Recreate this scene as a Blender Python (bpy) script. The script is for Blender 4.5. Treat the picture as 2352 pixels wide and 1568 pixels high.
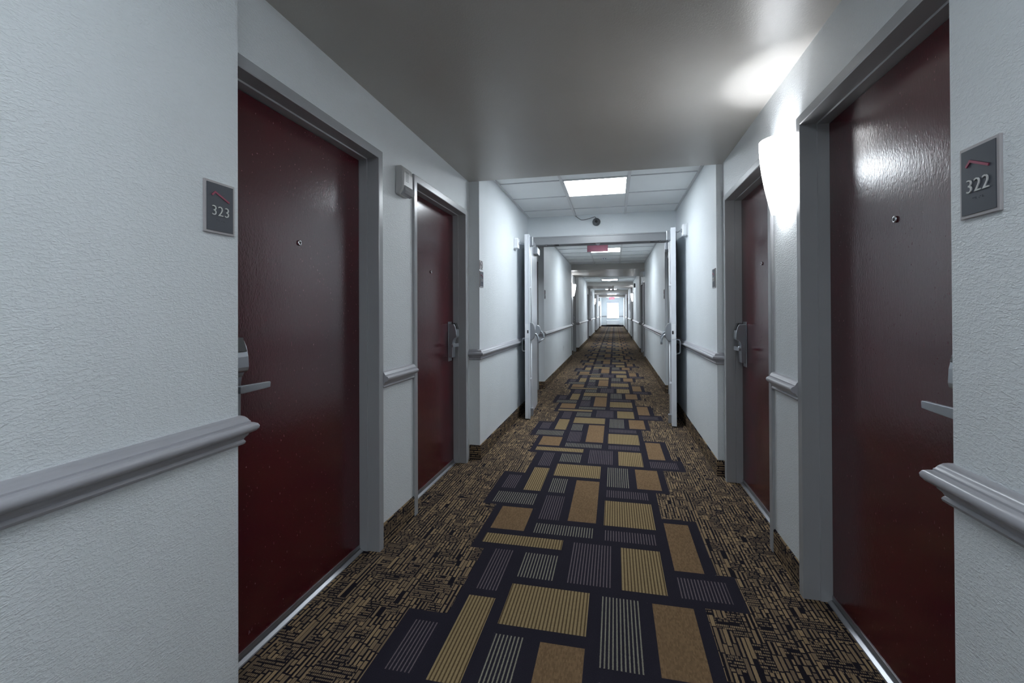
import bpy, bmesh, math, random
from mathutils import Matrix, Vector
random.seed(7)
sc = bpy.context.scene
for o in list(bpy.data.objects): bpy.data.objects.remove(o)

# ------------------------------------------------------------------ camera
F, CX, CY, EYE = 1046.0, 1176.0, 712.2, 1.22
yaw, pitch, roll = math.atan(235.5 / 1046.0), .0054, .0043
fwd = Vector((-math.sin(yaw) * math.cos(pitch), math.cos(yaw) * math.cos(pitch), math.sin(pitch)))
r0 = Vector((math.cos(yaw), math.sin(yaw), 0)); u0 = r0.cross(fwd)
up = u0 * math.cos(roll) + r0 * math.sin(roll); rt = r0 * math.cos(roll) - u0 * math.sin(roll)
cd = bpy.data.cameras.new('camera'); cam = bpy.data.objects.new('camera', cd); sc.collection.objects.link(cam)
cam.matrix_world = Matrix(((rt.x, up.x, -fwd.x, 0), (rt.y, up.y, -fwd.y, 0), (rt.z, up.z, -fwd.z, EYE), (0, 0, 0, 1)))
cd.sensor_width = 36; cd.lens = F / 2352 * 36; cd.shift_y = (CY - 784) / 2352; cd.clip_start = .02
sc.camera = cam

# ------------------------------------------------------------------ world, exposure
w = bpy.data.worlds.new('world'); sc.world = w; w.use_nodes = True
bg = w.node_tree.nodes['Background']; bg.inputs[0].default_value = (.80, .90, 1, 1); bg.inputs[1].default_value = 9
vs = sc.view_settings
sc.display_settings.display_device = 'sRGB'
vs.view_transform = 'Standard'; vs.look = 'None'; vs.gamma = 1; vs.use_curve_mapping = False; vs.exposure = 0.75
sc.cycles.use_denoising = True; sc.cycles.max_bounces = 10; sc.cycles.diffuse_bounces = 7; sc.cycles.adaptive_threshold = .015; sc.cycles.sample_clamp_indirect = 6
PANEL = 19.0            # emission of the 2x2 ceiling panels
COOL = (.865, .94, 1)

# ------------------------------------------------------------------ material helpers
def srgb(r, g, b):
    f = lambda c: (c / 255) / 12.92 if c / 255 <= .04045 else ((c / 255 + .055) / 1.055) ** 2.4
    return (f(r), f(g), f(b), 1)
class NT:
    def __init__(s, name):
        s.m = bpy.data.materials.new(name); s.m.use_nodes = True; s.t = s.m.node_tree
        s.b = s.t.nodes['Principled BSDF']
    def n(s, typ, **k):
        nd = s.t.nodes.new(typ)
        for a, v in k.items(): setattr(nd, a, v)
        return nd
    def l(s, a, b): s.t.links.new(a, b)
    def put(s, sock, v):
        if isinstance(v, bpy.types.NodeSocket): s.l(v, sock)
        else: sock.default_value = v
    def M(s, op, a, b=0.0, c=0.0):
        nd = s.n('ShaderNodeMath', operation=op)
        s.put(nd.inputs[0], a); s.put(nd.inputs[1], b); s.put(nd.inputs[2], c)
        return nd.outputs[0]
    def wn(s, a, b):
        c = s.n('ShaderNodeCombineXYZ'); s.put(c.inputs[0], a); s.put(c.inputs[1], b)
        nd = s.n('ShaderNodeTexWhiteNoise', noise_dimensions='2D'); s.l(c.outputs[0], nd.inputs['Vector'])
        return nd.outputs['Value']
    def mix(s, f, a, b):
        nd = s.n('ShaderNodeMix', data_type='RGBA'); s.put(nd.inputs[0], f); s.put(nd.inputs[6], a); s.put(nd.inputs[7], b)
        return nd.outputs[2]
    def noise(s, vec, scale, detail=2, rough=.5, dist=0):
        nd = s.n('ShaderNodeTexNoise'); s.l(vec, nd.inputs['Vector']); nd.inputs['Scale'].default_value = scale
        nd.inputs['Detail'].default_value = detail; nd.inputs['Roughness'].default_value = rough; nd.inputs['Distortion'].default_value = dist
        return nd.outputs[0]
    def ramp(s, f, lo, hi):
        nd = s.n('ShaderNodeMapRange'); s.l(f, nd.inputs[0]); nd.inputs[1].default_value = lo; nd.inputs[2].default_value = hi
        return nd.outputs[0]
    def bump(s, h, strength, dist):
        nd = s.n('ShaderNodeBump'); s.l(h, nd.inputs['Height']); nd.inputs['Strength'].default_value = strength; nd.inputs['Distance'].default_value = dist
        s.l(nd.outputs[0], s.b.inputs['Normal'])
def plain(name, col, rough=.5, metal=0, bump=None, var=.0, spec=None, stretch=(1, 1, 1)):
    t = NT(name); t.b.inputs['Base Color'].default_value = col; t.b.inputs['Roughness'].default_value = rough; t.b.inputs['Metallic'].default_value = metal
    if spec is not None: t.b.inputs['Specular IOR Level'].default_value = spec
    g = t.n('ShaderNodeNewGeometry'); mp = t.n('ShaderNodeMapping'); t.l(g.outputs['Position'], mp.inputs[0]); mp.inputs['Scale'].default_value = stretch
    v = mp.outputs[0]
    if var:
        f = t.ramp(t.noise(v, 3.0, 4), .3, .7)
        d = tuple(c * (1 - var) for c in col[:3]) + (1,)
        t.l(t.mix(f, d, col), t.b.inputs['Base Color'])
    if bump:
        sc_, st, di = bump
        t.bump(t.noise(v, sc_, 3, .55, .6), st, di)
    return t.m
def emis(name, col, strength, base=(.8, .8, .8, 1)):
    t = NT(name); t.b.inputs['Base Color'].default_value = base
    t.b.inputs['Emission Color'].default_value = (*col, 1); t.b.inputs['Emission Strength'].default_value = strength
    return t.m

MAT = {}
# orange-peel painted drywall
def paint(name, col, rough, st):
    t = NT(name); t.b.inputs['Roughness'].default_value = rough
    g = t.n('ShaderNodeNewGeometry').outputs['Position']
    big = t.noise(g, 2.2, 3); t.l(t.mix(t.ramp(big, .35, .7), tuple(c * .95 for c in col[:3]) + (1,), col), t.b.inputs['Base Color'])
    mp = t.n('ShaderNodeMapping'); t.l(g, mp.inputs[0]); mp.inputs['Rotation'].default_value = (.6, 0, 0); mp.inputs['Scale'].default_value = (1, .55, 1.25)
    h = t.M('ADD', t.ramp(t.noise(mp.outputs[0], 165, 2, .5, .8), .42, .66), t.M('MULTIPLY', t.noise(g, 340, 1), .35))
    t.bump(h, st, .0016); return t.m
MAT['wall'] = paint('wall_paint', srgb(232, 237, 240), .40, .55)
MAT['soffit'] = paint('soffit_paint', srgb(186, 183, 178), .34, .12)
MAT['frame'] = plain('gray_enamel', srgb(166, 168, 171), .27, bump=(160, .10, .001), var=.05)
MAT['trim'] = plain('gray_trim_paint', srgb(172, 172, 178), .28, bump=(60, .06, .002), var=.04)
MAT['pillar'] = MAT['wall']
MAT['alum'] = plain('threshold_metal', srgb(165, 166, 170), .35, .8, bump=(80, .1, .001))
MAT['satin'] = plain('satin_metal', srgb(176, 180, 186), .32, .85)
MAT['chrome'] = plain('chrome', srgb(215, 218, 222), .12, 1)
MAT['dark'] = plain('black_plastic', srgb(22, 22, 26), .4)
MAT['grayplastic'] = plain('gray_device_plastic', srgb(95, 97, 100), .4)
MAT['ivory'] = plain('ivory_plastic', srgb(186, 186, 186), .35)
MAT['white'] = plain('white_plastic', srgb(225, 228, 232), .4)
MAT['firepaint'] = plain('fire_door_paint', srgb(214, 218, 224), .32, bump=(120, .06, .001), var=.03)
MAT['tile'] = plain('ceiling_tile', srgb(238, 241, 242), .8, bump=(160, .35, .002), var=.04)
MAT['grid'] = plain('grid_enamel', srgb(214, 216, 218), .45)
MAT['seam'] = plain('cross_bar_enamel', srgb(196, 199, 202), .5)
MAT['panel'] = emis('light_panel', COOL, PANEL)
MAT['panel_dim'] = emis('light_panel_dimmed', COOL, PANEL * .47)  # same panel, emission cut behind the viewer to balance the near walls
MAT['shade'] = None
MAT['signface'] = plain('sign_charcoal', srgb(62, 66, 76), .45)
MAT['signback'] = plain('sign_edge', srgb(176, 172, 174), .4)
MAT['rose'] = plain('sign_rose', srgb(150, 58, 86), .45)
MAT['numeral'] = plain('sign_numeral', srgb(205, 206, 204), .4)
MAT['exitred'] = emis('exit_red', (1, .05, .12), 1.6, (.5, .02, .05, 1))
MAT['glow'] = emis('bulb_glow', (1, 1, 1), 30)
MAT['blind'] = plain('roller_blind', srgb(225, 228, 235), .7)

# door paint: dark oxblood enamel with light orange peel, scuffs at the foot
t = NT('door_enamel'); g = t.n('ShaderNodeNewGeometry').outputs['Position']
sp = t.n('ShaderNodeSeparateXYZ'); t.l(g, sp.inputs[0])
mp = t.n('ShaderNodeMapping'); t.l(g, mp.inputs[0]); mp.inputs['Scale'].default_value = (1, 1, .45)
base = t.mix(t.ramp(t.noise(g, 1.7, 3), .3, .7), srgb(66, 5, 20), srgb(80, 7, 22))
sm = t.n('ShaderNodeMapping'); t.l(g, sm.inputs[0]); sm.inputs['Scale'].default_value = (1, 1.2, .55)
chip = t.M('MULTIPLY', t.M('GREATER_THAN', t.noise(sm.outputs[0], 52, 2, .5, 1.5), .735), t.M('MULTIPLY', t.ramp(sp.outputs[2], .12, .01), .5))
spk = t.M('MULTIPLY', t.M('GREATER_THAN', t.noise(sm.outputs[0], 150, 0), .82), .22)
t.l(t.mix(t.M('MAXIMUM', chip, spk), base, srgb(190, 180, 190)), t.b.inputs['Base Color'])
t.b.inputs['Roughness'].default_value = .20; t.b.inputs['Specular IOR Level'].default_value = .85
t.bump(t.M('ADD', t.noise(mp.outputs[0], 170, 2, .5, .5), t.M('MULTIPLY', t.noise(g, 18, 2), .8)), .26, .0014)
MAT['door'] = t.m

# glass sconce shade: lit frosted glass with scratched line pattern
t = NT('lit_shade'); tc = t.n('ShaderNodeTexCoord').outputs['Object']
lines = None
for k, (rz, sc_) in enumerate([(.5, 9), (-.75, 11), (1.2, 7)]):
    m_ = t.n('ShaderNodeMapping'); t.l(tc, m_.inputs[0]); m_.inputs['Rotation'].default_value = (rz, 0, 0)
    wv = t.n('ShaderNodeTexWave'); t.l(m_.outputs[0], wv.inputs[0]); wv.bands_direction = 'Z'; wv.inputs['Scale'].default_value = sc_
    wv.inputs['Distortion'].default_value = 5; wv.inputs['Detail'].default_value = 1; wv.inputs['Detail Scale'].default_value = .6
    ln = t.M('LESS_THAN', wv.outputs[1], .004); lines = ln if lines is None else t.M('MAXIMUM', lines, ln)
t.l(t.mix(lines, (.97, .985, 1, 1), (.055, .06, .075, 1)), t.b.inputs['Emission Color']); t.b.inputs['Emission Strength'].default_value = 8.0
t.b.inputs['Roughness'].default_value = .3
MAT['shade'] = t.m

# clear glass
t = NT('window_glass'); t.b.inputs['Transmission Weight'].default_value = 1; t.b.inputs['Roughness'].default_value = 0; t.b.inputs['IOR'].default_value = 1.05
MAT['glass'] = t.m
t = NT('lens_plastic'); t.b.inputs['Base Color'].default_value = srgb(190, 192, 196); t.b.inputs['Transmission Weight'].default_value = .35; t.b.inputs['Roughness'].default_value = .12
MAT['lens'] = t.m
t = NT('rose_acrylic'); t.b.inputs['Base Color'].default_value = srgb(205, 140, 158); t.b.inputs['Roughness'].default_value = .25; t.b.inputs['Transmission Weight'].default_value = .25
MAT['acrylic'] = t.m

# ---- carpet yarns. UV: u across the corridor, v along it (metres)
NAVY = srgb(49, 46, 57)
def carpet(name, kind, ca=None, cb=None, pitch=.0144, duty=.6):
    t = NT(name); t.b.inputs['Roughness'].default_value = .95; t.b.inputs['Specular IOR Level'].default_value = .1
    uv = t.n('ShaderNodeUVMap').outputs[0]
    s = t.n('ShaderNodeSeparateXYZ'); t.l(uv, s.inputs[0]); U, V = s.outputs[0], s.outputs[1]
    fuzz = t.noise(uv, 520, 2); speck = t.ramp(t.noise(uv, 300, 3, .7), .3, .72)
    navy = t.mix(speck, tuple(c * .62 for c in NAVY[:3]) + (1,), NAVY)
    if kind == 'navy':
        lint = t.M('MULTIPLY', t.M('GREATER_THAN', t.noise(uv, 65, 2), .80), .35)
        col = t.mix(lint, navy, srgb(120, 118, 125)); h = speck
    elif kind == 'rib':
        wob = t.M('MULTIPLY', t.M('SUBTRACT', t.noise(uv, 130, 1), .5), .16)
        ph = t.M('FRACT', t.M('ADD', t.M('DIVIDE', U, pitch), wob))
        tuft = t.M('FRACT', t.M('DIVIDE', V, .0065))
        tri = t.M('ABSOLUTE', t.M('SUBTRACT', ph, .5))
        f = t.M('LESS_THAN', t.M('ADD', tri, t.M('MULTIPLY', t.M('ABSOLUTE', t.M('SUBTRACT', tuft, .5)), .12)), duty / 2 + .03)
        row = t.M('FLOOR', t.M('ADD', t.M('DIVIDE', U, pitch), wob))
        tone = t.M('ADD', t.M('MULTIPLY', t.wn(row, t.M('FLOOR', t.M('DIVIDE', V, .0065))), .25), t.M('MULTIPLY', speck, .5))
        yarn = t.mix(tone, tuple(c * .68 for c in ca[:3]) + (1,), ca)
        col = t.mix(f, cb or navy, yarn); h = f
    elif kind == 'loop':
        row = t.M('FLOOR', t.M('DIVIDE', U, .0048)); off = t.M('MULTIPLY', t.wn(row, 3.3), .01)
        cell = t.wn(row, t.M('FLOOR', t.M('DIVIDE', t.M('ADD', V, off), .0125)))
        ph = t.M('ABSOLUTE', t.M('SUBTRACT', t.M('FRACT', t.M('DIVIDE', U, .0048)), .5))
        tone = t.M('MULTIPLY', t.M('ADD', t.M('MULTIPLY', cell, .5), t.M('MULTIPLY', speck, .5)), t.M('SUBTRACT', 1.15, ph))
        col = t.mix(tone, tuple(c * .45 for c in ca[:3]) + (1,), ca); h = tone
    else:  # random woven dashes
        def dashes(A, B, wA, L0, seed):
            row = t.M('FLOOR', t.M('DIVIDE', A, wA)); fr = t.M('FRACT', t.M('DIVIDE', A, wA))
            L = t.M('MULTIPLY_ADD', t.M('POWER', t.wn(row, seed), 1.6), L0 * 2.2, L0 * .6)
            q = t.M('ADD', t.M('DIVIDE', B, L), t.M('MULTIPLY', t.wn(row, seed + 5), 7))
            idx = t.M('FLOOR', q); fq = t.M('FRACT', q)
            gap = t.M('MULTIPLY', t.M('LESS_THAN', t.M('MULTIPLY', t.M('SUBTRACT', .5, t.M('ABSOLUTE', t.M('SUBTRACT', fq, .5))), L), .0030), 1)
            r = t.wn(row, t.M('ADD', idx, seed * 3.1))
            side = t.M('LESS_THAN', fr, t.M('MULTIPLY_ADD', t.wn(t.M('ADD', idx, 9.7), row), .50, .12))
            ok = t.M('MULTIPLY', t.M('SUBTRACT', 1, gap), t.M('SUBTRACT', 1, side))
            ok = t.M('MULTIPLY', ok, t.M('GREATER_THAN', r, .025))
            return ok, r
        w1 = t.M('MULTIPLY', t.M('SUBTRACT', t.noise(uv, 90, 1), .5), .0022)
        U2, V2 = t.M('ADD', U, w1), t.M('ADD', V, w1)
        a, ra = dashes(U2, V2, .0175, .050, 1.7)
        b_, rb = dashes(V2, U2, .0150, .036, 4.9)
        bu = t.M('FLOOR', t.M('DIVIDE', U2, .052)); 
        bv = t.M('FLOOR', t.M('ADD', t.M('DIVIDE', V2, .068), t.M('MULTIPLY', t.wn(bu, 8.1), 3)))
        sel = t.M('GREATER_THAN', t.wn(bu, bv), .70)
        dots = t.M('GREATER_THAN', t.M('FRACT', t.M('DIVIDE', U2, .0072)), .28)
        ribs = t.M('GREATER_THAN', t.M('FRACT', t.M('DIVIDE', V2, .0064)), .12)
        b_ = t.M('MULTIPLY', b_, dots); a = t.M('MULTIPLY', a, t.M('MULTIPLY_ADD', ribs, .35, .65))
        ok = t.n('ShaderNodeMix', data_type='FLOAT'); t.l(sel, ok.inputs[0]); t.l(a, ok.inputs[2]); t.l(b_, ok.inputs[3])
        rr = t.n('ShaderNodeMix', data_type='FLOAT'); t.l(sel, rr.inputs[0]); t.l(ra, rr.inputs[2]); t.l(rb, rr.inputs[3])
        yarn = t.mix(rr.outputs[0], srgb(126, 109, 90), srgb(180, 154, 118))
        yarn = t.mix(t.M('MULTIPLY', sel, .3), yarn, srgb(125, 112, 98))
        yarn = t.mix(t.M('MULTIPLY', fuzz, .35), yarn, srgb(80, 62, 48))
        rib2 = t.M('LESS_THAN', t.M('FRACT', t.M('DIVIDE', U2, .0048)), .22)
        yarn = t.mix(t.M('MULTIPLY', rib2, .55), yarn, srgb(62, 50, 42))
        dk = t.mix(speck, srgb(22, 20, 27), srgb(38, 34, 42))
        col = t.mix(ok.outputs[0], dk, yarn); h = ok.outputs[0]
    t.l(col, t.b.inputs['Base Color'])
    t.bump(t.M('ADD', h, t.M('MULTIPLY', fuzz, .7)), .5, .003)
    return t.m
GOLD, BROWN, LINEN, MAUVE = srgb(172, 150, 112), srgb(152, 123, 92), srgb(158, 154, 138), srgb(122, 111, 116)
CARP = {
 'weave': carpet('carpet_weave', 'weave'), 'navy': carpet('carpet_navy', 'navy'),
 'gold': carpet('carpet_gold', 'rib', GOLD, srgb(92, 76, 54), duty=.60), 'brown': carpet('carpet_brown', 'loop', BROWN),
 'linen': carpet('carpet_linen', 'rib', LINEN, duty=.36), 'mauve': carpet('carpet_mauve', 'rib', MAUVE, duty=.34)}

# ------------------------------------------------------------------ mesh helpers
COL = sc.collection
def mesh_obj(name, verts, faces, mat, parent=None, smooth=False, bevel=0, uvs=None, loc=None):
    me = bpy.data.meshes.new(name); me.from_pydata([tuple(v) for v in verts], [], faces); me.validate()
    bm = bmesh.new(); bm.from_mesh(me); bmesh.ops.remove_doubles(bm, verts=bm.verts, dist=1e-6) if uvs is None else None
    bmesh.ops.recalc_face_normals(bm, faces=bm.faces); bm.to_mesh(me); bm.free()
    o = bpy.data.objects.new(name, me); COL.objects.link(o)
    if mat is not None: me.materials.append(mat)
    if smooth: me.shade_smooth() if hasattr(me, 'shade_smooth') else None
    if smooth:
        for p in me.polygons: p.use_smooth = True
    if bevel:
        b = o.modifiers.new('edge', 'BEVEL'); b.width = bevel; b.segments = 2; b.limit_method = 'ANGLE'; b.angle_limit = math.radians(40)
    if parent is not None: o.parent = parent
    if loc is not None: o.location = loc
    return o
class G:
    def __init__(s): s.v = []; s.f = []
    def add(s, v, f):
        k = len(s.v); s.v += [tuple(p) for p in v]; s.f += [tuple(i + k for i in q) for q in f]; return s
    def box(s, x0, x1, y0, y1, z0, z1):
        v = [(x, y, z) for x in (x0, x1) for y in (y0, y1) for z in (z0, z1)]
        return s.add(v, [(0, 1, 3, 2), (4, 6, 7, 5), (0, 4, 5, 1), (2, 3, 7, 6), (0, 2, 6, 4), (1, 5, 7, 3)])
    def prism(s, pts, fn, a, b):      # polygon pts (p,q); fn(p,q,h)->xyz
        n = len(pts); v = [fn(p, q, a) for p, q in pts] + [fn(p, q, b) for p, q in pts]
        return s.add(v, [tuple(range(n))[::-1], tuple(range(n, 2 * n))] + [(i, (i + 1) % n, n + (i + 1) % n, n + i) for i in range(n)])
    def tube(s, path, r, n=10, caps=True):
        P = [Vector(p) for p in path]; R = r if isinstance(r, (list, tuple)) else [r] * len(P); rings = []
        up_ = Vector((0, 0, 1))
        for i, p in enumerate(P):
            d = ((P[min(i + 1, len(P) - 1)] - P[max(i - 1, 0)])).normalized()
            a = d.cross(up_); a = a if a.length > .2 else d.cross(Vector((1, 0, 0))); a.normalize()
            if rings and a.dot(last) < 0 and abs(a.dot(last)) > .5: a = -a
            last = a; b = d.cross(a).normalized()
            rings.append([p + a * R[i] * math.cos(2 * math.pi * k / n) + b * R[i] * math.sin(2 * math.pi * k / n) for k in range(n)])
        f = [(i * n + k, i * n + (k + 1) % n, (i + 1) * n + (k + 1) % n, (i + 1) * n + k) for i in range(len(P) - 1) for k in range(n)]
        if caps: f += [tuple(range(n))[::-1], tuple(range((len(P) - 1) * n, len(P) * n))]
        return s.add([q for rg in rings for q in rg], f)
    def lathe(s, prof, fn, n=20):     # prof (r,h); fn(a,b,h)->xyz
        v = [fn(r * math.cos(2 * math.pi * k / n), r * math.sin(2 * math.pi * k / n), h) for r, h in prof for k in range(n)]
        m = len(prof)
        f = [(i * n + k, i * n + (k + 1) % n, (i + 1) * n + (k + 1) % n, (i + 1) * n + k) for i in range(m - 1) for k in range(n)]
        return s.add(v, f + [tuple(range(n))[::-1], tuple(range((m - 1) * n, m * n))])
    def make(s, name, mat, parent=None, **k): return mesh_obj(name, s.v, s.f, mat, parent, **k)
def offset_pt(path, i, off, sg):
    def nrm(a, b):
        d = Vector((b[0] - a[0], b[1] - a[1])).normalized(); return Vector((-d.y, d.x)) * sg
    p = Vector(path[i])
    if i == 0: n = nrm(path[0], path[1]); return p + n * off
    if i == len(path) - 1: n = nrm(path[-2], path[-1]); return p + n * off
    a, b = nrm(path[i - 1], path[i]), nrm(path[i], path[i + 1])
    return p + (a + b) * off / (1 + a.dot(b))
def sweep(path, prof, sg, fn, g=None):     # closed profile [(off,h)] along open 2D path
    g = g or G(); n = len(prof); v = []
    for i in range(len(path)):
        for off, h in prof:
            q = offset_pt(path, i, off, sg); v.append(fn(q.x, q.y, h))
    f = [(i * n + k, i * n + (k + 1) % n, (i + 1) * n + (k + 1) % n, (i + 1) * n + k) for i in range(len(path) - 1) for k in range(n)]
    f += [tuple(range(n))[::-1], tuple(range((len(path) - 1) * n, len(path) * n))]
    return g.add(v, f)
def empty(name, loc=(0, 0, 0), rz=0):
    o = bpy.data.objects.new(name, None); COL.objects.link(o); o.location = loc; o.rotation_euler.z = rz; o.empty_display_size = .1; return o
def tag(o, label=None, cat=None, group=None, kind=None):
    for k, v in (('label', label), ('category', cat), ('group', group), ('kind', kind)):
        if v: o[k] = v
    return o
KIDS = {}
def copy_tree(o, parent=None):
    c = o.copy(); COL.objects.link(c); c.parent = parent
    for ch in [x for x in bpy.data.objects if x.parent == o]: copy_tree(ch, c)
    return c
def text_mesh(txt, size, name, mat, parent, depth=.0015, fn=None, spacing=1.0, bold=0):
    cu = bpy.data.curves.new(name, 'FONT'); cu.body = txt; cu.size = size; cu.align_x = 'CENTER'; cu.align_y = 'CENTER'; cu.extrude = depth / 2; cu.offset = bold
    cu.space_character = spacing; cu.resolution_u = 3
    tmp = bpy.data.objects.new(name + '_tmp', cu); COL.objects.link(tmp)
    dg = bpy.context.evaluated_depsgraph_get(); me = bpy.data.meshes.new_from_object(tmp.evaluated_get(dg)); bpy.data.objects.remove(tmp)
    for v in me.vertices: v.co = Vector(fn(v.co.x, v.co.y, v.co.z))
    me.materials.clear(); me.materials.append(mat); me.name = name
    o = bpy.data.objects.new(name, me); COL.objects.link(o); o.parent = parent; return o

# ------------------------------------------------------------------ plan of the corridor (metres)
XW = {-1: -1.10, 1: .745}; XN = {-1: -1.19, 1: .79}
P = 7.15
Y0, YEND, TOP, CEIL, SOF = -6.0, 39.9, 2.75, 2.46, 2.32
NICHES = [(1.15, 3.65, (1.20, 2.60))] + [(6.07, 7.22, (6.19,))] + [(11.95 + P * k, 14.40 + P * k, (12.0 + P * k, 13.40 + P * k)) for k in range(4)]
SOFS = [NICHES[0][:2]] + [n[:2] for n in NICHES[1:]]
def wall_x(s, y): return (.70 if s > 0 and y < 1.15 else XW[s])
# walls
for s, nm in ((-1, 'left'), (1, 'right')):
    back = s * 1.75; pts = [(wall_x(s, Y0), Y0)]
    lint = G()
    for a, b, doors in NICHES:
        pts += [(wall_x(s, a - .1), a), (XN[s], a)]
        for d in doors:
            if a < 2 and s > 0 and d < 2: d += .04
            pts += [(XN[s], d - .01), (XN[s] + s * .136, d - .01), (XN[s] + s * .136, d + .93), (XN[s], d + .93)]
            lint.box(min(XN[s], XN[s] + s * .2), max(XN[s], XN[s] + s * .2), d - .012, d + .932, 2.03, TOP - .02)
        pts += [(XN[s], b), (XW[s], b)]
    pts += [(XW[s], YEND), (back, YEND), (back, Y0)]
    g = G().prism(pts, lambda p, q, h: (p, q, h), -.02, TOP)
    g.add(lint.v, lint.f)
    o = g.make('wall_' + nm, MAT['wall'])
    tag(o, f'long pale gray textured {nm}-hand corridor wall with shallow recesses for doors', 'wall', kind='structure')
g = G().box(-1.8, 1.8, Y0 - .15, Y0, -.02, TOP)
tag(g.make('wall_back', MAT['wall']), 'pale gray wall closing the corridor behind the viewer', 'wall', kind='structure')
# far wall with window opening
WX0, WX1, WZ0, WZ1 = -.66, .38, .66, 2.14
g = G()
g.box(-1.8, WX0, YEND, YEND + .2, -.02, TOP).box(WX1, 1.8, YEND, YEND + .2, -.02, TOP)
g.box(WX0, WX1, YEND, YEND + .2, -.02, WZ0).box(WX0, WX1, YEND, YEND + .2, WZ1, TOP)
tag(g.make('wall_end', MAT['wall']), 'far end wall of the corridor around the bright window', 'wall', kind='structure')
# fire wall over the double doors
g = G().box(-1.3, 1.0, 5.88, 6.05, 2.16, TOP)
tag(g.make('wall_above_fire_doors', MAT['wall']), 'white wall strip above the open double fire doors', 'wall', kind='structure')

# ------------------------------------------------------------------ floor: carpet print laid out in rectangles
PER = 1.665
RECTS = [(-.620, -.503, 3.087, 3.555, 'gold'), (-.455, -.112, 3.403, 3.675, 'gold'), (-.452, -.333, 3.083, 3.348, 'linen'), (-.275, -.112, 2.680, 3.340, 'brown'),
 (-.062, .095, 3.262, 3.665, 'linen'), (.147, .310, 3.262, 3.660, 'brown'), (-.065, .215, 3.077, 3.198, 'mauve'), (-.067, .219, 2.667, 3.018, 'gold'),
 (-.785, -.677, 3.100, 3.358, 'mauve'), (-.780, -.508, 2.855, 3.033, 'linen'), (-.452, -.328, 2.672, 3.026, 'mauve'), (-.695, -.502, 2.503, 2.800, 'brown'),
 (-.452, -.119, 2.498, 2.615, 'linen'), (-.698, -.274, 2.343, 2.445, 'gold'), (-.066, .212, 2.492, 2.609, 'mauve'), (.270, .402, 2.270, 2.766, 'brown'),
 (-.612, -.511, 1.941, 2.288, 'mauve'), (-.452, -.276, 2.067, 2.283, 'linen'), (-.221, -.024, 2.067, 2.436, 'mauve'), (.024, .217, 2.062, 2.433, 'gold'),
 (.270, .478, 2.059, 2.215, 'mauve')]
LEFT = [(1.752, 2.276, -.668), (2.276, 2.820, -.742), (2.820, 3.417, -.835)]
RIGHT = [(2.008, 2.272, .530), (2.272, 2.820, .455), (2.820, 3.210, .265), (3.210, 3.673, .357)]
def at(tab, y):
    while y < tab[0][0]: y += PER
    while y >= tab[0][0] + PER: y -= PER
    for a, b, x in tab:
        if a <= y < b: return x
    return tab[-1][2]
ks = range(-6, 24); rects = []
for k in ks:
    for x0, x1, y0, y1, m in RECTS: rects.append((x0, x1, y0 + k * PER, y1 + k * PER, m))
cuts = {Y0, YEND}
for r in rects: cuts |= {r[2], r[3]}
for k in ks:
    for a, b, x in LEFT + RIGHT: cuts |= {a + k * PER, b + k * PER}
cuts = sorted(c for c in cuts if Y0 <= c <= YEND); cuts = [c for i, c in enumerate(cuts) if i == 0 or c - cuts[i - 1] > 1e-5]
order = ['weave', 'navy', 'gold', 'brown', 'linen', 'mauve']; V = []; Fc = []; MI = []
for y0, y1 in zip(cuts, cuts[1:]):
    ym = (y0 + y1) / 2; xl, xr = at(LEFT, ym), at(RIGHT, ym)
    sp_ = [(-1.75, xl, 'weave')]; x = xl
    for r in sorted(r for r in rects if r[2] < ym < r[3]):
        if r[0] > x: sp_.append((x, r[0], 'navy'))
        sp_.append((r[0], r[1], r[4])); x = r[1]
    sp_ += [(x, xr, 'navy'), (xr, 1.75, 'weave')]
    for a, b, m in sp_:
        if b - a < 1e-5: continue
        k = len(V); V += [(a, y0, 0), (b, y0, 0), (b, y1, 0), (a, y1, 0)]; Fc.append((k, k + 1, k + 2, k + 3)); MI.append(order.index(m))
fl = mesh_obj('floor', V, Fc, None, uvs=1)
for m in order: fl.data.materials.append(CARP[m])
uvl = fl.data.uv_layers.new(name='UVMap')
for p, mi in zip(fl.data.polygons, MI):
    p.material_index = mi
    for li in p.loop_indices:
        c = fl.data.vertices[fl.data.loops[li].vertex_index].co; uvl.data[li].uv = (c.x + 3, c.y + 9)
tag(fl, 'patterned carpet floor with tan and striped rectangles on navy between woven borders', 'floor', kind='structure')

# ------------------------------------------------------------------ ceilings
g = G().box(-1.75, 1.75, Y0, YEND, 2.485, TOP + .1)
ceil = tag(g.make('ceiling', MAT['soffit']), 'upper ceiling over the corridor with lay-in tiles and metal grid', 'ceiling', kind='structure')
n = 0
for i, (a, b) in enumerate(SOFS):
    g = G().box(-1.32, .95, a, b, SOF, TOP)
    o = g.make('ceiling_soffit', MAT['soffit'])
    lab = ['smooth gray lowered ceiling panel right above the nearest four red doors', 'lowered ceiling just behind the double fire doors'] + [f'lowered ceiling band, {w} one beyond the fire doors' for w in ('second', 'third', 'fourth', 'fifth')]
    tag(o, lab[i], 'ceiling', kind='structure')
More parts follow.
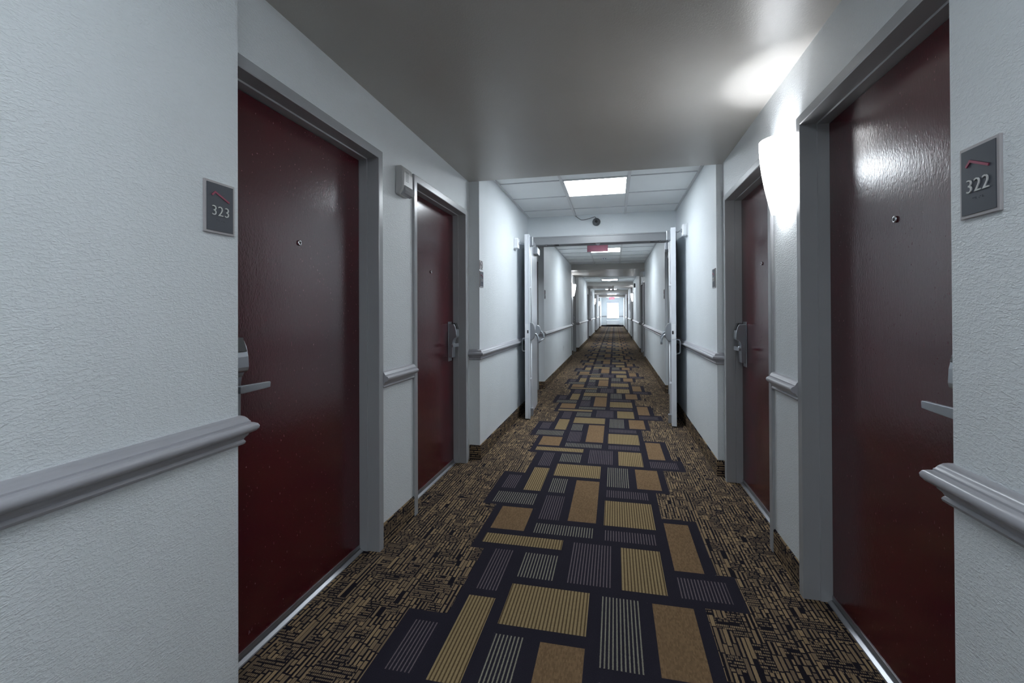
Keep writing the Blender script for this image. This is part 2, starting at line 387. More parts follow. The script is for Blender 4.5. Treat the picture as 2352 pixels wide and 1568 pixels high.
# lay-in tiles: bars at x=-.485 and .14, cross seams
XC = [XW[-1] + .012, -.485, .138, XW[1] - .012]
def tiles(y_start, y_end, seams, light_y, separate):
    ys = [y_start] + [q for q in seams if y_start + .02 < q < y_end - .02] + [y_end]
    stuff = G()
    for a, b in zip(ys, ys[1:]):
        for c in range(3):
            if c == 1 and any(abs(a - ly) < .05 for ly in light_y): continue
            g = G() if separate else stuff
            jig = random.uniform(0, .0015)
            g.box(XC[c] + .004, XC[c + 1] - .004, a + .005, b - .005, CEIL + .004 + jig, CEIL + .02)
            if separate: g.make('tile', MAT['tile'], ceil)
    for q in ys[1:-1]:
        for c in range(3):
            G().box(XC[c] + .01, XC[c + 1] - .01, q - .006, q + .006, CEIL - .003, CEIL + .012).make('grid_bar', MAT['seam'], ceil)
    if not separate: tag(stuff.make('tile_field', MAT['tile'], ceil), kind='stuff')
    for x in (XC[1], XC[2]): G().box(x - .013, x + .013, y_start, y_end, CEIL - .006, CEIL + .012).make('grid_bar', MAT['grid'], ceil)
    for s in (-1, 1):
        x = XW[s]; G().box(min(x, x - s * .022), max(x, x - s * .022), y_start, y_end, CEIL - .004, CEIL + .006).make('grid_bar', MAT['grid'], ceil)
tiles(3.65, 5.88, [4.275, 4.875, 5.485], [4.275], True)
tiles(7.22, 11.95, [8.96 + .61 * k for k in range(-3, 6)], [8.96], True)
lights_y = [4.275, 8.96]
for k, ly in enumerate((17.5, 24.8, 32.0)):
    a = 14.40 + P * k; tiles(a, a + P - 2.45, [ly + .61 * j for j in range(-6, 6)], [ly], False); lights_y.append(ly)
tiles(14.4 + 3 * P, YEND, [37.6 + .61 * j for j in range(-6, 6)], [37.6], False); lights_y.append(37.6)
tiles(Y0, 1.15, [-.35 + .61 * j for j in range(-9, 6)], [-.35, -2.18], False); lights_y += [-.35, -2.18]
LL = ['square ceiling light panel nearest, in front of the fire doors', 'square ceiling light panel just beyond the fire doors, partly behind the red sign', 'ceiling light panel, third along the corridor',
      'ceiling light panel behind the twin lamp heads', 'ceiling light panel above the red exit letters', 'ceiling light panel closest to the end window',
      'ceiling light panel overhead behind the viewer', 'ceiling light panel farthest behind the viewer']
for ly, lb in zip(lights_y, LL):
    e = tag(empty('ceiling_light', (-.173, ly + .305, CEIL)), lb, 'ceiling light', 'square ceiling light panels')
    G().box(-.289, .289, -.289, .289, -.003, .006).make('diffuser', MAT['panel_dim' if ly < 0 else 'panel'], e)
    g = G(); w_ = .302
    for bx in ((-w_, -.286, -w_, w_), (.286, w_, -w_, w_), (-.286, .286, -w_, -.286), (-.286, .286, .286, w_)): g.box(*bx, -.005, .012)
    g.make('frame', MAT['grid'], e)

# ------------------------------------------------------------------ chair rails and carpet baseboards
RAIL = [(0, .828), (.009, .828), (.013, .831), (.0145, .836), (.012, .841), (.010, .843), (.013, .849), (.019, .855), (.021, .861), (.026, .862), (.034, .866),
        (.0395, .873), (.0405, .880), (.037, .887), (.030, .891), (.024, .893), (.0235, .897), (.021, .899), (.018, .905), (.012, .912), (.006, .915), (0, .915)]
BASEP = [(0, .0), (.009, .0), (.009, .112), (.006, .117), (0, .117)]
tn = 0; bn = {-1: 0, 1: 0}
def rail(path, sg, label, dz=0):
    global tn
    tn += 1
    o = sweep(path, [(a, h + dz) for a, h in RAIL], sg, lambda x, y, h: (x, y, h)).make(f'trim_{tn}', MAT['trim'])
    for p_ in o.data.polygons: p_.use_smooth = True
    sm_ = o.modifiers.new('split', 'EDGE_SPLIT'); sm_.split_angle = math.radians(38)
    tag(o, label, 'chair rail', 'gray chair rails', 'structure'); return o
def base(path, sg, s, label):
    bn[s] += 1
    nm = 'baseboard_' + ('left' if s < 0 else 'right')
    V = []; Fc = []; UVc = []; d = 0
    for i in range(len(path) - 1):
        L = math.hypot(path[i + 1][0] - path[i][0], path[i + 1][1] - path[i][1])
        for (o0, h0), (o1, h1) in zip(BASEP[1:], BASEP[2:]):
            k = len(V)
            q = [offset_pt(path, i, o0, sg), offset_pt(path, i + 1, o0, sg), offset_pt(path, i + 1, o1, sg), offset_pt(path, i, o1, sg)]
            V += [(q[0].x, q[0].y, h0), (q[1].x, q[1].y, h0), (q[2].x, q[2].y, h1), (q[3].x, q[3].y, h1)]
            Fc.append((k, k + 1, k + 2, k + 3)); c = 3 + path[0][1] * 1.37
            a0 = abs(o0 - o1) if h0 == h1 else 0
            UVc += [(h0 + .31 * i, d + c), (h0 + .31 * i, d + L + c), (h1 + .31 * i, d + L + c), (h1 + .31 * i, d + c)]
        d += L
    o = mesh_obj(nm, V, Fc, CARP['weave'], uvs=1)
    ul = o.data.uv_layers.new(name='UVMap')
    for p_ in o.data.polygons:
        for li in p_.loop_indices: ul.data[li].uv = UVc[o.data.loops[li].vertex_index]
    tag(o, label, 'baseboard', 'carpet-covered baseboards', 'structure')
W2 = ['the nearest red doors', 'the fire doors', 'the second recess', 'the third recess', 'the fourth recess', 'the fifth recess']
for s, sd in ((-1, 'left'), (1, 'right')):
    sg = -1 if s < 0 else 1; X, N = XW[s], XN[s]; xn = wall_x(s, 0)
    rail([(xn, Y0), (xn, 1.15), (N, 1.15)], sg, f'gray moulded chair rail on the {sd} wall nearest the viewer', 0 if s < 0 else -.020)
    base([(xn, Y0), (xn, 1.15), (N, 1.15)], sg, s, f'carpet baseboard of the {sd} wall nearest the viewer')
    prev = None
    for i, (a, b, doors) in enumerate(NICHES):
        nxt = NICHES[i + 1][0] if i + 1 < len(NICHES) else YEND
        if i == 0: nxt = 5.86
        if len(doors) == 2:
            dd = .04 if (i == 0 and s > 0) else 0
            rail([(N, doors[0] + dd + .972), (N, doors[1] - .052)], sg, f'short gray chair rail between two doors on the {sd}, at {W2[i]}')
            base([(N, doors[0] + dd + .97), (N, doors[1] - .05)], sg, s, f'short carpet baseboard between two doors on the {sd}, at {W2[i]}')
        end = [(X, nxt), (N, nxt)] if i not in (0, len(NICHES) - 1) else [(X, nxt)]
        rail([(N, b), (X, b)] + end, sg, f'gray chair rail of the {sd} wall just past {W2[i]}')
        base([(N, b), (X, b)] + end, sg, s, f'carpet baseboard of the {sd} wall just past {W2[i]}')
rail([(XW[-1], YEND), (WX0 - .02, YEND)], -1, 'short chair rail beside the end window on the left')
rail([(WX1 + .02, YEND), (XW[1], YEND)], -1, 'short chair rail beside the end window on the right')
o = G().box(XW[-1], XW[1], YEND - .012, YEND, 0, .13).make('baseboard_end', plain('dark_base', srgb(40, 38, 48), .8))
tag(o, 'dark baseboard under the end window', 'baseboard', kind='structure')

# ------------------------------------------------------------------ room doors. local X = out of the wall, Y = along it, origin at the low jamb
OW, OH = .92, 2.012
def door_proto(lock_high, name):
    e = empty(name)
    L = lambda n_, u, z: (n_, (OW - u) if lock_high else u, z)      # u measured from the lock edge
    prof = [(0, -.130), (0, -.052), (.006, -.050), (.006, .012), (.010, .014), (.046, .014), (.050, .010), (.050, -.004), (.03, -.006), (.03, -.130)]
    path = [(0, 0), (0, OH), (OW, OH), (OW, 0)]
    fr = sweep(path, prof, 1, lambda x, y, h: (h, x, y)).make('frame', MAT['frame'], e)
    G().box(-.133, -.095, .003, OW - .003, .014, OH - .003).make('panel', MAT['door'], e)
    G().prism([(-.13, 0), (-.13, .010), (-.098, .013), (-.088, .011), (-.076, .004), (-.074, 0)], lambda p, q, h: (p, h, q), .001, OW - .001).make('threshold', MAT['alum'], e)
    G().box(-.0955, -.091, .006, OW - .006, .016, .034).make('door_sweep', MAT['alum'], e)
    # lock case
    lk = G().box(-.095, -.089, *sorted((L(0, .048, 0)[1], L(0, .123, 0)[1])), .838, 1.150).make('lock', MAT['satin'], e, bevel=.002)
    sideprof = [(0, .868), (.030, .868), (.032, .985), (.036, 1.005), (.046, 1.020), (.062, 1.028), (.064, 1.040), (.062, 1.075), (.055, 1.108), (.044, 1.130), (0, 1.134)]
    u0, u1 = sorted((L(0, .053, 0)[1], L(0, .118, 0)[1]))
    G().prism(sideprof, lambda p, q, h: (-.089 + p, h, q), u0, u1).make('card_reader', MAT['satin'], lk, bevel=.0025)
    v0, v1 = sorted((L(0, .063, 0)[1], L(0, .108, 0)[1]))
    G().prism([(.040, 1.1355), (.0625, 1.092), (.0645, 1.094), (.048, 1.140), (.020, 1.141), (.020, 1.136)], lambda p, q, h: (-.089 + p, h, q), v0, v1).make('card_slot', MAT['dark'], lk)
    g = G(); c = L(0, .090, 0)[1]
    g.lathe([(.013, 0), (.013, .012), (.0105, .014), (.0105, .034)], lambda a, b, h: (-.060 + h, c + a, .967 + b), 16)
    dr = 1 if not lock_high else -1
    lv = [(-.014, -.012), (-.006, -.014), (.095, -.0115), (.120, -.010), (.122, .006), (.120, .010), (-.004, .0135), (-.013, .010)]
    g.prism(lv, lambda p, q, h: (h, c + dr * p, .967 + q), -.034, -.020)
    g.make('lever_handle', MAT['satin'], lk, bevel=.002)
    # peephole
    pc = OW / 2
    pe = G().lathe([(.0105, 0), (.0115, .003), (.0100, .0065), (.0065, .007), (.006, .0045)], lambda a, b, h: (-.095 + h, pc + a, 1.515 + b), 20).make('peephole', MAT['chrome'], e, smooth=True)
    G().lathe([(.0058, 0), (.005, .0012), (.002, .002)], lambda a, b, h: (-.0895 + h, pc + a, 1.515 + b), 14).make('lens', MAT['dark'], pe)
    return e
protoL = door_proto(False, 'door_1'); protoH = door_proto(True, 'door_2'); used = set(); dn = 2
ORD = ['', 'the recess behind the fire doors', 'the second recess', 'the third recess', 'the fourth recess', 'the fifth recess']
for i, (a, b, doors) in enumerate(NICHES):
    for s, sd in ((-1, 'left'), (1, 'right')):
        for j, y in enumerate(doors):
            if i == 0 and s > 0 and j == 0: y += .04
            near_lock = (j == 0); high = (near_lock if s > 0 else not near_lock)
            pr = protoH if high else protoL
            if high not in used: o = pr; used.add(high)
            else:
                o = copy_tree(pr); dn += 1; o.name = f'door_{dn}'
            if s < 0: o.location = (XN[s], y, 0); o.rotation_euler.z = 0
            else: o.location = (XN[s], y + OW, 0); o.rotation_euler.z = math.pi
            if i == 0: lab = {(-1, 0): 'dark red room door beside the 323 plate, left side', (-1, 1): 'dark red room door past the alarm box, before the left fire door',
                              (1, 0): 'dark red glossy room door beside the 322 plate, right side', (1, 1): 'dark red room door beyond the glowing wall lamp, right side'}[(s, j)]
            elif i == 1: lab = f'dark red room door tucked behind the {sd} fire door'
            else: lab = f'dark red room door, {("nearer", "farther")[j]} of two in {ORD[i]} on the {sd}'
            tag(o, lab, 'door', 'dark red room doors', 'structure')

# ------------------------------------------------------------------ fire door frame and the two open leaves
path = [(XW[-1], 0), (XW[-1], 2.215), (XW[1], 2.215), (XW[1], 0)]
g = G()
g.box(XW[-1], XW[-1] + .048, 5.855, 6.075, 0, 2.205).box(XW[1] - .048, XW[1], 5.855, 6.075, 0, 2.205)
g.prism([(5.855, 2.100), (5.90, 2.100), (5.90, 2.112), (6.05, 2.112), (6.05, 2.10), (6.075, 2.10), (6.075, 2.205), (5.868, 2.205), (5.868, 2.190), (5.855, 2.185)], lambda p, q, h: (h, p, q), XW[-1] + .048, XW[1] - .048)
fr = tag(g.make(f'trim_{tn + 1}', MAT['frame'], bevel=.002), 'gray painted steel frame around the double fire doors', 'door frame', kind='structure')

def fire_leaf(s, hinge, near, name, label):
    e = empty(name, (hinge[0], hinge[1], 0)); H2, N2 = Vector(hinge), Vector(near)
    A = (N2 - H2).normalized(); Ln = (N2 - H2).length; B = Vector((-A.y, A.x)); B = B if B.x * s < 0 else -B
    W = lambda a, b, z: ((A * a + B * b).x, (A * a + B * b).y, z)
    def bx(a0, a1, b0, b1, z0, z1, nm, m=MAT['firepaint'], par=e, bev=.002):
        v = [W(a, b, z) for a in (a0, a1) for b in (b0, b1) for z in (z0, z1)]
        return mesh_obj(nm, v, [(0, 1, 3, 2), (4, 6, 7, 5), (0, 4, 5, 1), (2, 3, 7, 6), (0, 2, 6, 4), (1, 5, 7, 3)], m, par, bevel=bev)
    bx(0, Ln, -.050, 0, .012, 2.115, 'leaf')
    ep = bx(Ln - .0005, Ln + .003, -.046, -.006, .93, 1.09, 'latch_plate', MAT['white'], bev=.001)
    bx(Ln + .002, Ln + .005, -.022, -.008, .985, 1.02, 'latch_bolt', MAT['dark'], ep, 0)
    if s < 0: bx(Ln - .012, Ln + .004, -.006, .009, .012, 2.112, 'edge_strip', MAT['firepaint'])
    # panic bar
    def housing(a0, a1, z0, z1, dep):
        zc = (z0 + z1) / 2
        pr = []
        for k in range(13):
            th = -math.pi / 2 + math.pi * k / 12; pr.append((dep * math.cos(th) ** .7 if math.cos(th) > 1e-6 else 0, zc + (z1 - z0) / 2 * math.sin(th)))
        return G().prism(pr, lambda p, q, h: W(h, max(p, .0), q), a0, a1).make('bar_housing', MAT['satin'], e, bevel=.006)
    def arm(a, z0):
        pth = [W(a, .045, z0), W(a, .072, z0 - .018), W(a, .092, z0 - .05), W(a, .100, z0 - .085), W(a, .098, .872)]
        return G().tube(pth, [.011, .0125, .012, .011, .013], 10).make('bar_arm', MAT['satin'], e, smooth=True)
    housing(Ln - .125, Ln - .045, .900, 1.105, .062); housing(.06, .13, .915, 1.06, .055)
    arm(Ln - .095, .985); arm(.095, .985)
    G().tube([W(.095, .098, .880), W(Ln - .095, .098, .880)], .0115, 12).make('push_bar', MAT['satin'], e, smooth=True)
    # surface rods and latches
    G().tube([W(Ln - .075, .016, 1.09), W(Ln - .075, .016, 2.0)], .006, 8).make('vertical_rod', MAT['white'], e, smooth=True)
    G().tube([W(Ln - .075, .016, .10), W(Ln - .075, .016, .92)], .006, 8).make('vertical_rod', MAT['white'], e, smooth=True)
    for zz in (.45, 1.5): bx(Ln - .088, Ln - .062, 0, .022, zz, zz + .02, 'rod_guide', MAT['white'])
    bx(Ln - .105, Ln - .045, 0, .045, 1.985, 2.095, 'top_latch', MAT['satin'], bev=.008)
    bx(Ln - .100, Ln - .050, 0, .035, .03, .125, 'bottom_latch', MAT['satin'], bev=.006)
    # pull on the wall side
    a = Ln - .09
    G().tube([W(a, -.05, .925), W(a, -.082, .920), W(a, -.090, .905), W(a, -.092, .85), W(a, -.090, .79), W(a, -.082, .777), W(a, -.05, .772)], .0085, 10).make('pull_handle', MAT['satin'], e, smooth=True)
    # closer and its arm
    c = bx(.16, .42, 0, .055, 1.945, 2.030, 'closer', MAT['satin'], bev=.006)
    G().tube([W(.25, .03, 2.03), W(.25, .03, 2.07)], .008, 8).make('closer_spindle', MAT['grayplastic'], c)
    p1 = Vector(W(.25, .03, 2.068)); p3 = Vector((s * -.0 + (.27 if s < 0 else -.20), -.03, 2.093)); p2 = (p1 + p3) / 2 + Vector((0, -.06, -.004))
    g = G().tube([p1, p2], .007, 8).tube([p2 + Vector((0, 0, .006)), p3], .007, 8).lathe([(.012, 0), (.012, .02)], lambda a_, b_, h: (p2.x + a_, p2.y + b_, p2.z - .008 + h), 12)
    g.box(p3.x - .03, p3.x + .03, p3.y - .012, p3.y + .012, p3.z - .004, 2.112)
    g.make('closer_arm', MAT['grayplastic'], e)
    tag(e, label, 'fire door', 'open double fire doors', 'structure')
fire_leaf(-1, (-1.002, 5.965), (-.950, 5.105), f'door_{dn + 1}', 'white steel fire door leaf held open against the left wall')
fire_leaf(1, (.668, 5.965), (.585, 5.075), f'door_{dn + 2}', 'white steel fire door leaf held open against the right wall')

# magnetic hold-open boxes
for s, y, z0, z1, sd in ((-1, 4.97, 1.94, 2.055, 'left'), (1, 4.985, 2.015, 2.13, 'right')):
    X = XW[s]; e = tag(empty('door_holder', (X, y, z0)), f'white magnetic door holder on the {sd} wall at the fire door top', 'door holder', 'magnetic door holders')
    i = -s
    G().box(*sorted((0, i * .006)), -.012, .112, -.008, z1 - z0 + .008).make('wall_plate', MAT['white'], e, bevel=.002)
    G().box(*sorted((i * .006, i * .052)), 0, .092, 0, z1 - z0).make('body', MAT['white'], e, bevel=.008)
    g = G().lathe([(.020, 0), (.020, .008), (.008, .012), (.008, .020)], lambda a, b, h: (i * (.052 + h), .06 + a, (z1 - z0) / 2 + b), 16)
    g.tube([(i * .070, .06, (z1 - z0) / 2), (i * .075, .12, (z1 - z0) / 2), (i * .086, .16, (z1 - z0) / 2)], .006, 8).make('swivel_arm', MAT['satin'], e)

# ------------------------------------------------------------------ room signs. local X out of wall, Y reading direction
def room_sign(s, yc, z0, z1, wid, num, label, name='room_sign', x=None):
    h = z1 - z0; X = XW[s] if x is None else x
    e = tag(empty(name, (X, yc, z0), 0 if s < 0 else math.pi), label, 'sign', 'room number signs')
    G().box(0, .006, -wid / 2, wid / 2, 0, h).make('backing', MAT['signback'], e, bevel=.0015)
    m = .007
    G().box(.005, .0075, -wid / 2 + m, wid / 2 - m, m, h - m).make('face', MAT['signface'], e)
    fw, fh = wid - 2 * m, h - 2 * m
    q = lambda a, b: (-fw / 2 + a * fw, m + (1 - b) * fh)
    pts = [q(.17, .262), q(.29, .185), q(.83, .345)]; th = fh * .036
    V2 = [Vector(p) for p in pts]; d1 = (V2[1] - V2[0]).normalized(); d2 = (V2[2] - V2[1]).normalized(); n1 = Vector((-d1.y, d1.x)); n2 = Vector((-d2.y, d2.x)); nm = (n1 + n2) / (1 + n1.dot(n2))
    top_ = [V2[0] + n1 * th / 2, V2[1] + nm * th / 2, V2[2] + n2 * th / 2]; bot = [V2[2] - n2 * th / 2, V2[1] - nm * th / 2, V2[0] - n1 * th / 2]
    G().prism([tuple(p) for p in top_ + bot], lambda p, r, k: (k, p, r), .0073, .0095).make('chevron', MAT['rose'], e)
    cy = m + fh * (1 - .585)
    text_mesh(num, fh * .30, 'number', MAT['numeral'], e, .0022, lambda a, b, c: (.0084 + c, a, cy + b), 1.06, -.0004)
    g = G(); cz = m + fh * .24
    for ch, ox in (((0, 0), (1, 0)), -.016), (((0, 0), (0, 1)), -.006), (((1, 0), (0, 1)), .004), (((0, 0), (0, 1), (1, 1)), .014):
        for (bx_, by_) in ch: g.lathe([(.0008, 0), (.0005, .0007)], lambda a, b, h_: (.0075 + h_, ox * .8 + bx_ * .0026 + a, cz - by_ * .0026 + b), 6)
    g.make('braille', MAT['signface'], e)
    return e
room_sign(-1, 1.081, 1.447, 1.594, .102, '323', 'charcoal plate reading 323 with rose roof mark on the near left wall')
room_sign(1, 1.065, 1.405, 1.548, .100, '322', 'charcoal plate reading 322 with rose roof mark on the near right wall', x=.70)
room_sign(-1, 3.700, 1.435, 1.572, .100, '321', 'charcoal room plate below the no smoking plate, left wall')
room_sign(1, 3.725, 1.402, 1.550, .100, '320', 'charcoal room plate on the right wall before the fire door')
room_sign(-1, 7.30, 1.44, 1.585, .100, '319', 'charcoal room plate on the left wall just past the fire doors')
room_sign(1, 7.30, 1.42, 1.565, .100, '318', 'charcoal room plate on the right wall just past the fire doors')
# no smoking plate
e = tag(empty('no_smoking_sign', (XW[-1], 3.695, 1.585)), 'small square no smoking plate above the left room plate', 'sign')
G().box(0, .005, -.044, .044, 0, .076).make('plate', MAT['signback'], e, bevel=.001)
g = G(); n = 28
for k in range(n):
    a0, a1 = 2 * math.pi * k / n, 2 * math.pi * (k + 1) / n
    g.prism([(.033 * math.cos(a0), .033 * math.sin(a0)), (.033 * math.cos(a1), .033 * math.sin(a1)), (.027 * math.cos(a1), .027 * math.sin(a1)), (.027 * math.cos(a0), .027 * math.sin(a0))], lambda p, q, h: (h, p, .038 + q), .0048, .0062)
g.prism([(-.022, .017), (-.017, .022), (.022, -.017), (.017, -.022)], lambda p, q, h: (h, p, .038 + q), .0048, .0062)
g.prism([(-.02, -.003), (.018, -.003), (.018, .003), (-.02, .003)], lambda p, q, h: (h, p, .038 + q), .0048, .0060).make('ban_symbol', MAT['signface'], e)

# ------------------------------------------------------------------ wall sconces
def sconce(s, y, label, lit=5.0):
    e = tag(empty('wall_sconce', (XN[s], y, 1.69), 0 if s < 0 else math.pi), label, 'wall lamp', 'white glass wall lamps')
    Hh = .335; nz, na = 16, 16; v = []
    for j in range(nz + 1):
        t_ = j / nz
        dep = .036 + .056 * math.sin(t_ * math.pi / 2) ** .9; hw = .084 + .018 * math.sin(t_ * math.pi / 2)
        for i in range(na + 1):
            a = -1 + 2 * i / na
            v.append((.020 + dep * (1 - a * a) ** .52, a * hw, t_ * Hh))
    f = [(j * (na + 1) + i, j * (na + 1) + i + 1, (j + 1) * (na + 1) + i + 1, (j + 1) * (na + 1) + i) for j in range(nz) for i in range(na)]
    o = mesh_obj('shade', v, f, MAT['shade'], e, smooth=True)
    so = o.modifiers.new('thickness', 'SOLIDIFY'); so.thickness = .004; so.offset = -1
    G().box(0, .010, -.045, .045, .10, .24).make('backplate', MAT['white'], e, bevel=.003)
    G().box(.010, .030, -.012, .012, .155, .185).make('bracket', MAT['white'], e)
    for sy in (-1, 1):
        G().lathe([(.005, 0), (.006, .003), (.003, .006)], lambda a, b, h: (.108 - .036 + h * .6, sy * .068 + a, .245 + b), 10).make('fixing_screw', MAT['satin'], e)
    G().tube([(.045, 0, .075), (.045, 0, .10), (.045, 0, .205), (.045, 0, .215)], [.006, .014, .014, .006], 12).make('bulb', MAT['glow'], e, smooth=True)
    ld = bpy.data.lights.new('sconce_bulb', 'POINT'); ld.energy = lit; ld.color = (.93, .96, 1); ld.shadow_soft_size = .016
    lo = bpy.data.objects.new('sconce_bulb', ld); COL.objects.link(lo); lo.parent = e; lo.location = (.045, 0, .215)
sconce(1, 2.37, 'glowing white glass wall lamp between the two near right doors')
sconce(-1, 13.17, 'glowing white wall lamp in the second left recess')
sconce(1, 20.32, 'glowing white wall lamp on the far right side')
sconce(-1, 27.47, 'glowing white wall lamp in the fourth left recess')
sconce(-1, 34.62, 'glowing white wall lamp on the left nearest the end window')

# ------------------------------------------------------------------ alarm boxes
def alarm(s, y, z, label):
    e = tag(empty('alarm_box', (XN[s], y, z), 0 if s < 0 else math.pi), label, 'alarm', 'wall alarm boxes')
    sg = 1
    pr = [(0, 0), (.030, 0), (.046, .020), (.052, .045), (.052, .120), (.046, .150), (.034, .160), (0, .160)]
    o = G().prism(pr, lambda p, q, h: (p, h, q), -.062, .062).make('housing', MAT['ivory'], e, bevel=.008)
    for k in range(7): G().box(.051, .0525, -.030, .004, .075 + k * .0085, .0785 + k * .0085).make('louver_slot', MAT['grayplastic'], e)
    G().prism([(.028, -.002), (.052, .004), (.060, .020), (.056, .048), (.046, .052)], lambda p, q, h: (p, h, q), -.050, .064).make('strobe_lens', MAT['lens'], e, bevel=.004)
alarm(-1, 2.39, 1.885, 'off-white fire alarm horn strobe between the two near left doors')
e = tag(empty('alarm_bell', (XW[1], 11.83, 2.17)), 'round gray alarm bell high on the right wall before the second recess', 'alarm')
G().box(-.045, 0, -.055, .055, -.060, .060).make('back_box', MAT['white'], e, bevel=.006)
G().lathe([(.012, .045), (.072, .048), (.074, .060), (.070, .085), (.055, .108), (.030, .120), (.006, .124)], lambda a, b, h: (-h, a, b), 28).make('gong', MAT['ivory'], e, smooth=True)

# ------------------------------------------------------------------ bell camera above the fire doors with its wire
e = tag(empty('ceiling_speaker', (-.219, 5.88, 2.367)), 'round dark gray device with a wire on the wall above the fire doors', 'camera')
G().lathe([(.050, 0), (.050, .012), (.042, .020), (.036, .034), (.020, .042), (.006, .044)], lambda a, b, h: (a, -h, b), 28).make('dome', MAT['grayplastic'], e, smooth=True)
G().lathe([(.018, .040), (.016, .047), (.010, .050)], lambda a, b, h: (a, -h, b), 18).make('lens', MAT['dark'], e, smooth=True)
pts = []
P4 = [Vector((-.485, 5.868, 2.458)), Vector((-.44, 5.862, 2.420)), Vector((-.395, 5.855, 2.398)), Vector((-.31, 5.855, 2.410)), Vector((-.24, 5.862, 2.430)), Vector((-.224, 5.870, 2.410))]
for k in range(len(P4) - 1):
    p0, p1, p2, p3 = P4[max(k - 1, 0)], P4[k], P4[k + 1], P4[min(k + 2, len(P4) - 1)]
    for j in range(6):
        t_ = j / 6; pts.append(.5 * ((2 * p1) + (p2 - p0) * t_ + (2 * p0 - 5 * p1 + 4 * p2 - p3) * t_ ** 2 + (3 * p1 - p0 - 3 * p2 + p3) * t_ ** 3))
pts.append(P4[-1])
G().tube([p - Vector((-.219, 5.88, 2.367)) for p in pts], .0038, 8).make('wire', MAT['grayplastic'], e, smooth=True)

# ------------------------------------------------------------------ exit signs
e = tag(empty('exit_sign', (-.222, 6.32, SOF)), 'rose acrylic exit sign hanging just behind the fire door header', 'exit sign')
G().box(-.15, .15, -.03, .03, -.045, 0).make('canopy', MAT['white'], e, bevel=.004)
G().box(-.140, .140, -.004, .004, -.272, -.045).make('sign_panel', MAT['acrylic'], e, bevel=.001)
e2 = tag(empty('exit_sign', (-.17, 33.45, SOF)), 'white exit sign with red letters hanging near the end window', 'exit sign')
G().box(-.155, .155, -.02, .02, -.20, -.015).make('case', MAT['white'], e2, bevel=.003)
G().box(-.05, .05, -.02, .02, -.016, 0).make('canopy', MAT['white'], e2)
text_mesh('EXIT', .19, 'letters', MAT['exitred'], e2, .004, lambda a, b, c: (a, -.021 - c, b - .108), 1.0, .006)
# smoke detector on the header of the exit sign bay
e = tag(empty('smoke_detector', (-.205, 5.985, 2.112)), 'small white detector under the fire door header', 'detector')
G().lathe([(.030, 0), (.030, -.008), (.020, -.020), (.008, -.026)], lambda a, b, h: (a, b, h), 20).make('body', MAT['white'], e, smooth=True)
# emergency twin head lamp
e = tag(empty('emergency_light', (-.15, 21.15, SOF)), 'emergency light with two dark lamp heads under the low ceiling', 'emergency light')
G().box(-.14, .14, -.05, .05, -.05, 0).make('case', MAT['white'], e, bevel=.006)
for sx in (-1, 1):
    G().lathe([(.018, .03), (.045, -.005), (.050, -.045), (.044, -.048)], lambda a, b, h: (sx * .085 + a, -.02 + b * .8 - (h * -.3), -.062 + h * .9 - b * .3), 16).make('lamp_head', MAT['grayplastic'], e, smooth=True)
# small ceiling detectors
for x, y, z, lb in ((-.22, 10.7, CEIL, 'small white ceiling detector past the light beyond the fire doors'), (-.22, 18.3, CEIL, 'small white ceiling detector past the third light panel')):
    e = tag(empty('ceiling_detector', (x, y, z)), lb, 'detector', 'ceiling detectors')
    G().box(-.055, .055, -.055, .055, -.03, 0).make('body', MAT['white'], e, bevel=.008)
    for sx in (-1, 1): G().box(sx * .022 - .010, sx * .022 + .010, -.057, -.054, -.022, -.006).make('slot', MAT['dark'], e)
# outlet on the left wall
e = tag(empty('wall_outlet', (XW[-1], 10.0, .375)), 'white wall outlet low on the left wall beyond the fire doors', 'outlet')
G().box(0, .006, -.036, .036, 0, .115).make('cover_plate', MAT['white'], e, bevel=.002)
for zz in (.025, .065): G().box(.0055, .0075, -.015, .015, zz, zz + .026).make('socket', MAT['ivory'], e)
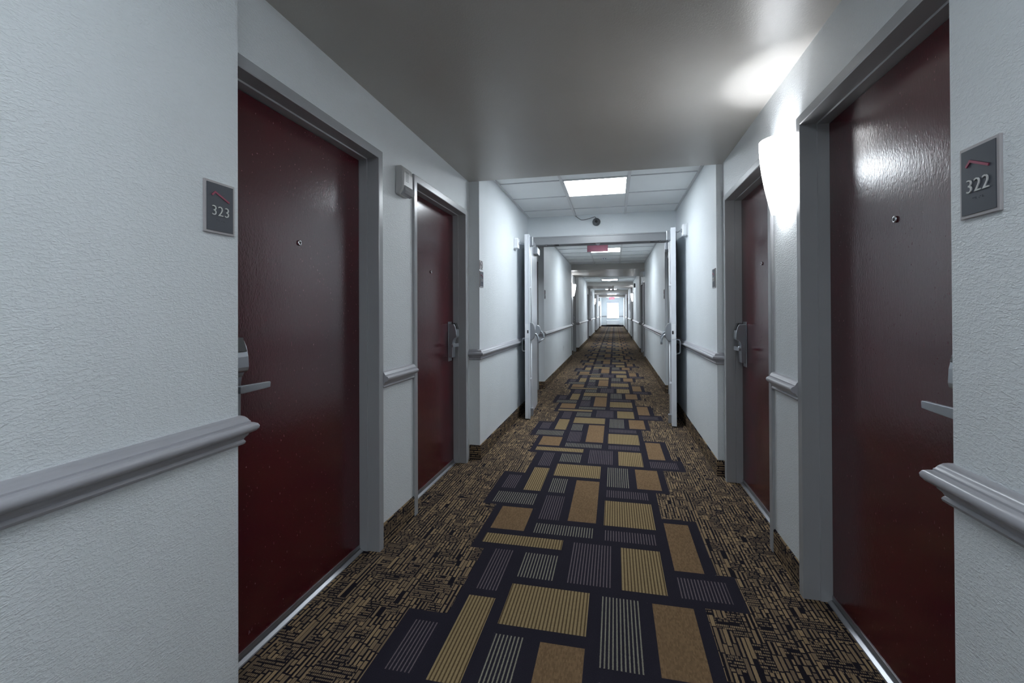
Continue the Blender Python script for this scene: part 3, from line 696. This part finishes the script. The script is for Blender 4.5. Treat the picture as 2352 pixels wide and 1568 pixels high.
# small boxes and notices on the far walls
e = tag(G().box(XW[1] - .05, XW[1], 17.15, 17.30, 2.12, 2.27).make('wall_box', MAT['dark'], bevel=.006), 'small black box high on the far right wall', 'box')
e = tag(G().box(XW[-1], XW[-1] + .04, 22.1, 22.22, 2.02, 2.22).make('wall_strobe', MAT['white'], bevel=.006), 'small white strobe high on the far left wall', 'alarm')
for k, (yy, zz, hh) in enumerate(((22.6, 1.25, .45), (23.6, 1.35, .5), (24.7, 1.3, .35))):
    e = tag(empty('wall_notice', (XW[1], yy, zz), math.pi), ('framed notice on the far right wall, nearest of three', 'framed notice on the far right wall, middle of three', 'framed notice on the far right wall, farthest of three')[k], 'notice', 'framed notices')
    G().box(0, .012, -.15, .15, 0, hh).make('frame', MAT['satin'], e, bevel=.002); G().box(.012, .014, -.13, .13, .02, hh - .02).make('sheet', MAT['white'], e)

# ------------------------------------------------------------------ end window, blind and heater
e = tag(empty('window_1', ((WX0 + WX1) / 2, YEND, WZ0)), 'bright daylight window in the end wall', 'window', kind='structure')
ww, wh = WX1 - WX0, WZ1 - WZ0
g = G()
for bx in ((-ww / 2, -ww / 2 + .04, 0, wh), (ww / 2 - .04, ww / 2, 0, wh), (-ww / 2, ww / 2, wh - .05, wh), (-ww / 2, ww / 2, 0, .05)): g.box(bx[0], bx[1], .08, .13, bx[2], bx[3])
g.make('window_frame', MAT['satin'], e)
G().box(-ww / 2 + .04, ww / 2 - .04, .10, .106, .05, wh - .05).make('pane', MAT['glass'], e)
G().box(-ww / 2 + .01, ww / 2 - .01, .03, .034, wh - .13, wh - .01).make('blind', MAT['blind'], e)
G().box(-ww / 2, ww / 2, -.02, .2, -.02, 0).make('window_sill', MAT['white'], e)
e = tag(empty('wall_heater', ((WX0 + WX1) / 2, YEND, .15)), 'pale box heater unit below the end window', 'heater')
G().prism([(0, 0), (-.20, 0), (-.22, .05), (-.22, .36), (-.17, .42), (0, .42)], lambda p, q, h: (h, p, q), -.52, .52).make('case', MAT['white'], e, bevel=.01)
G().box(-.45, .30, -.175, -.05, .418, .428).make('grille', MAT['grayplastic'], e); G().box(.33, .48, -.19, -.06, .418, .430).make('control_lid', MAT['ivory'], e)
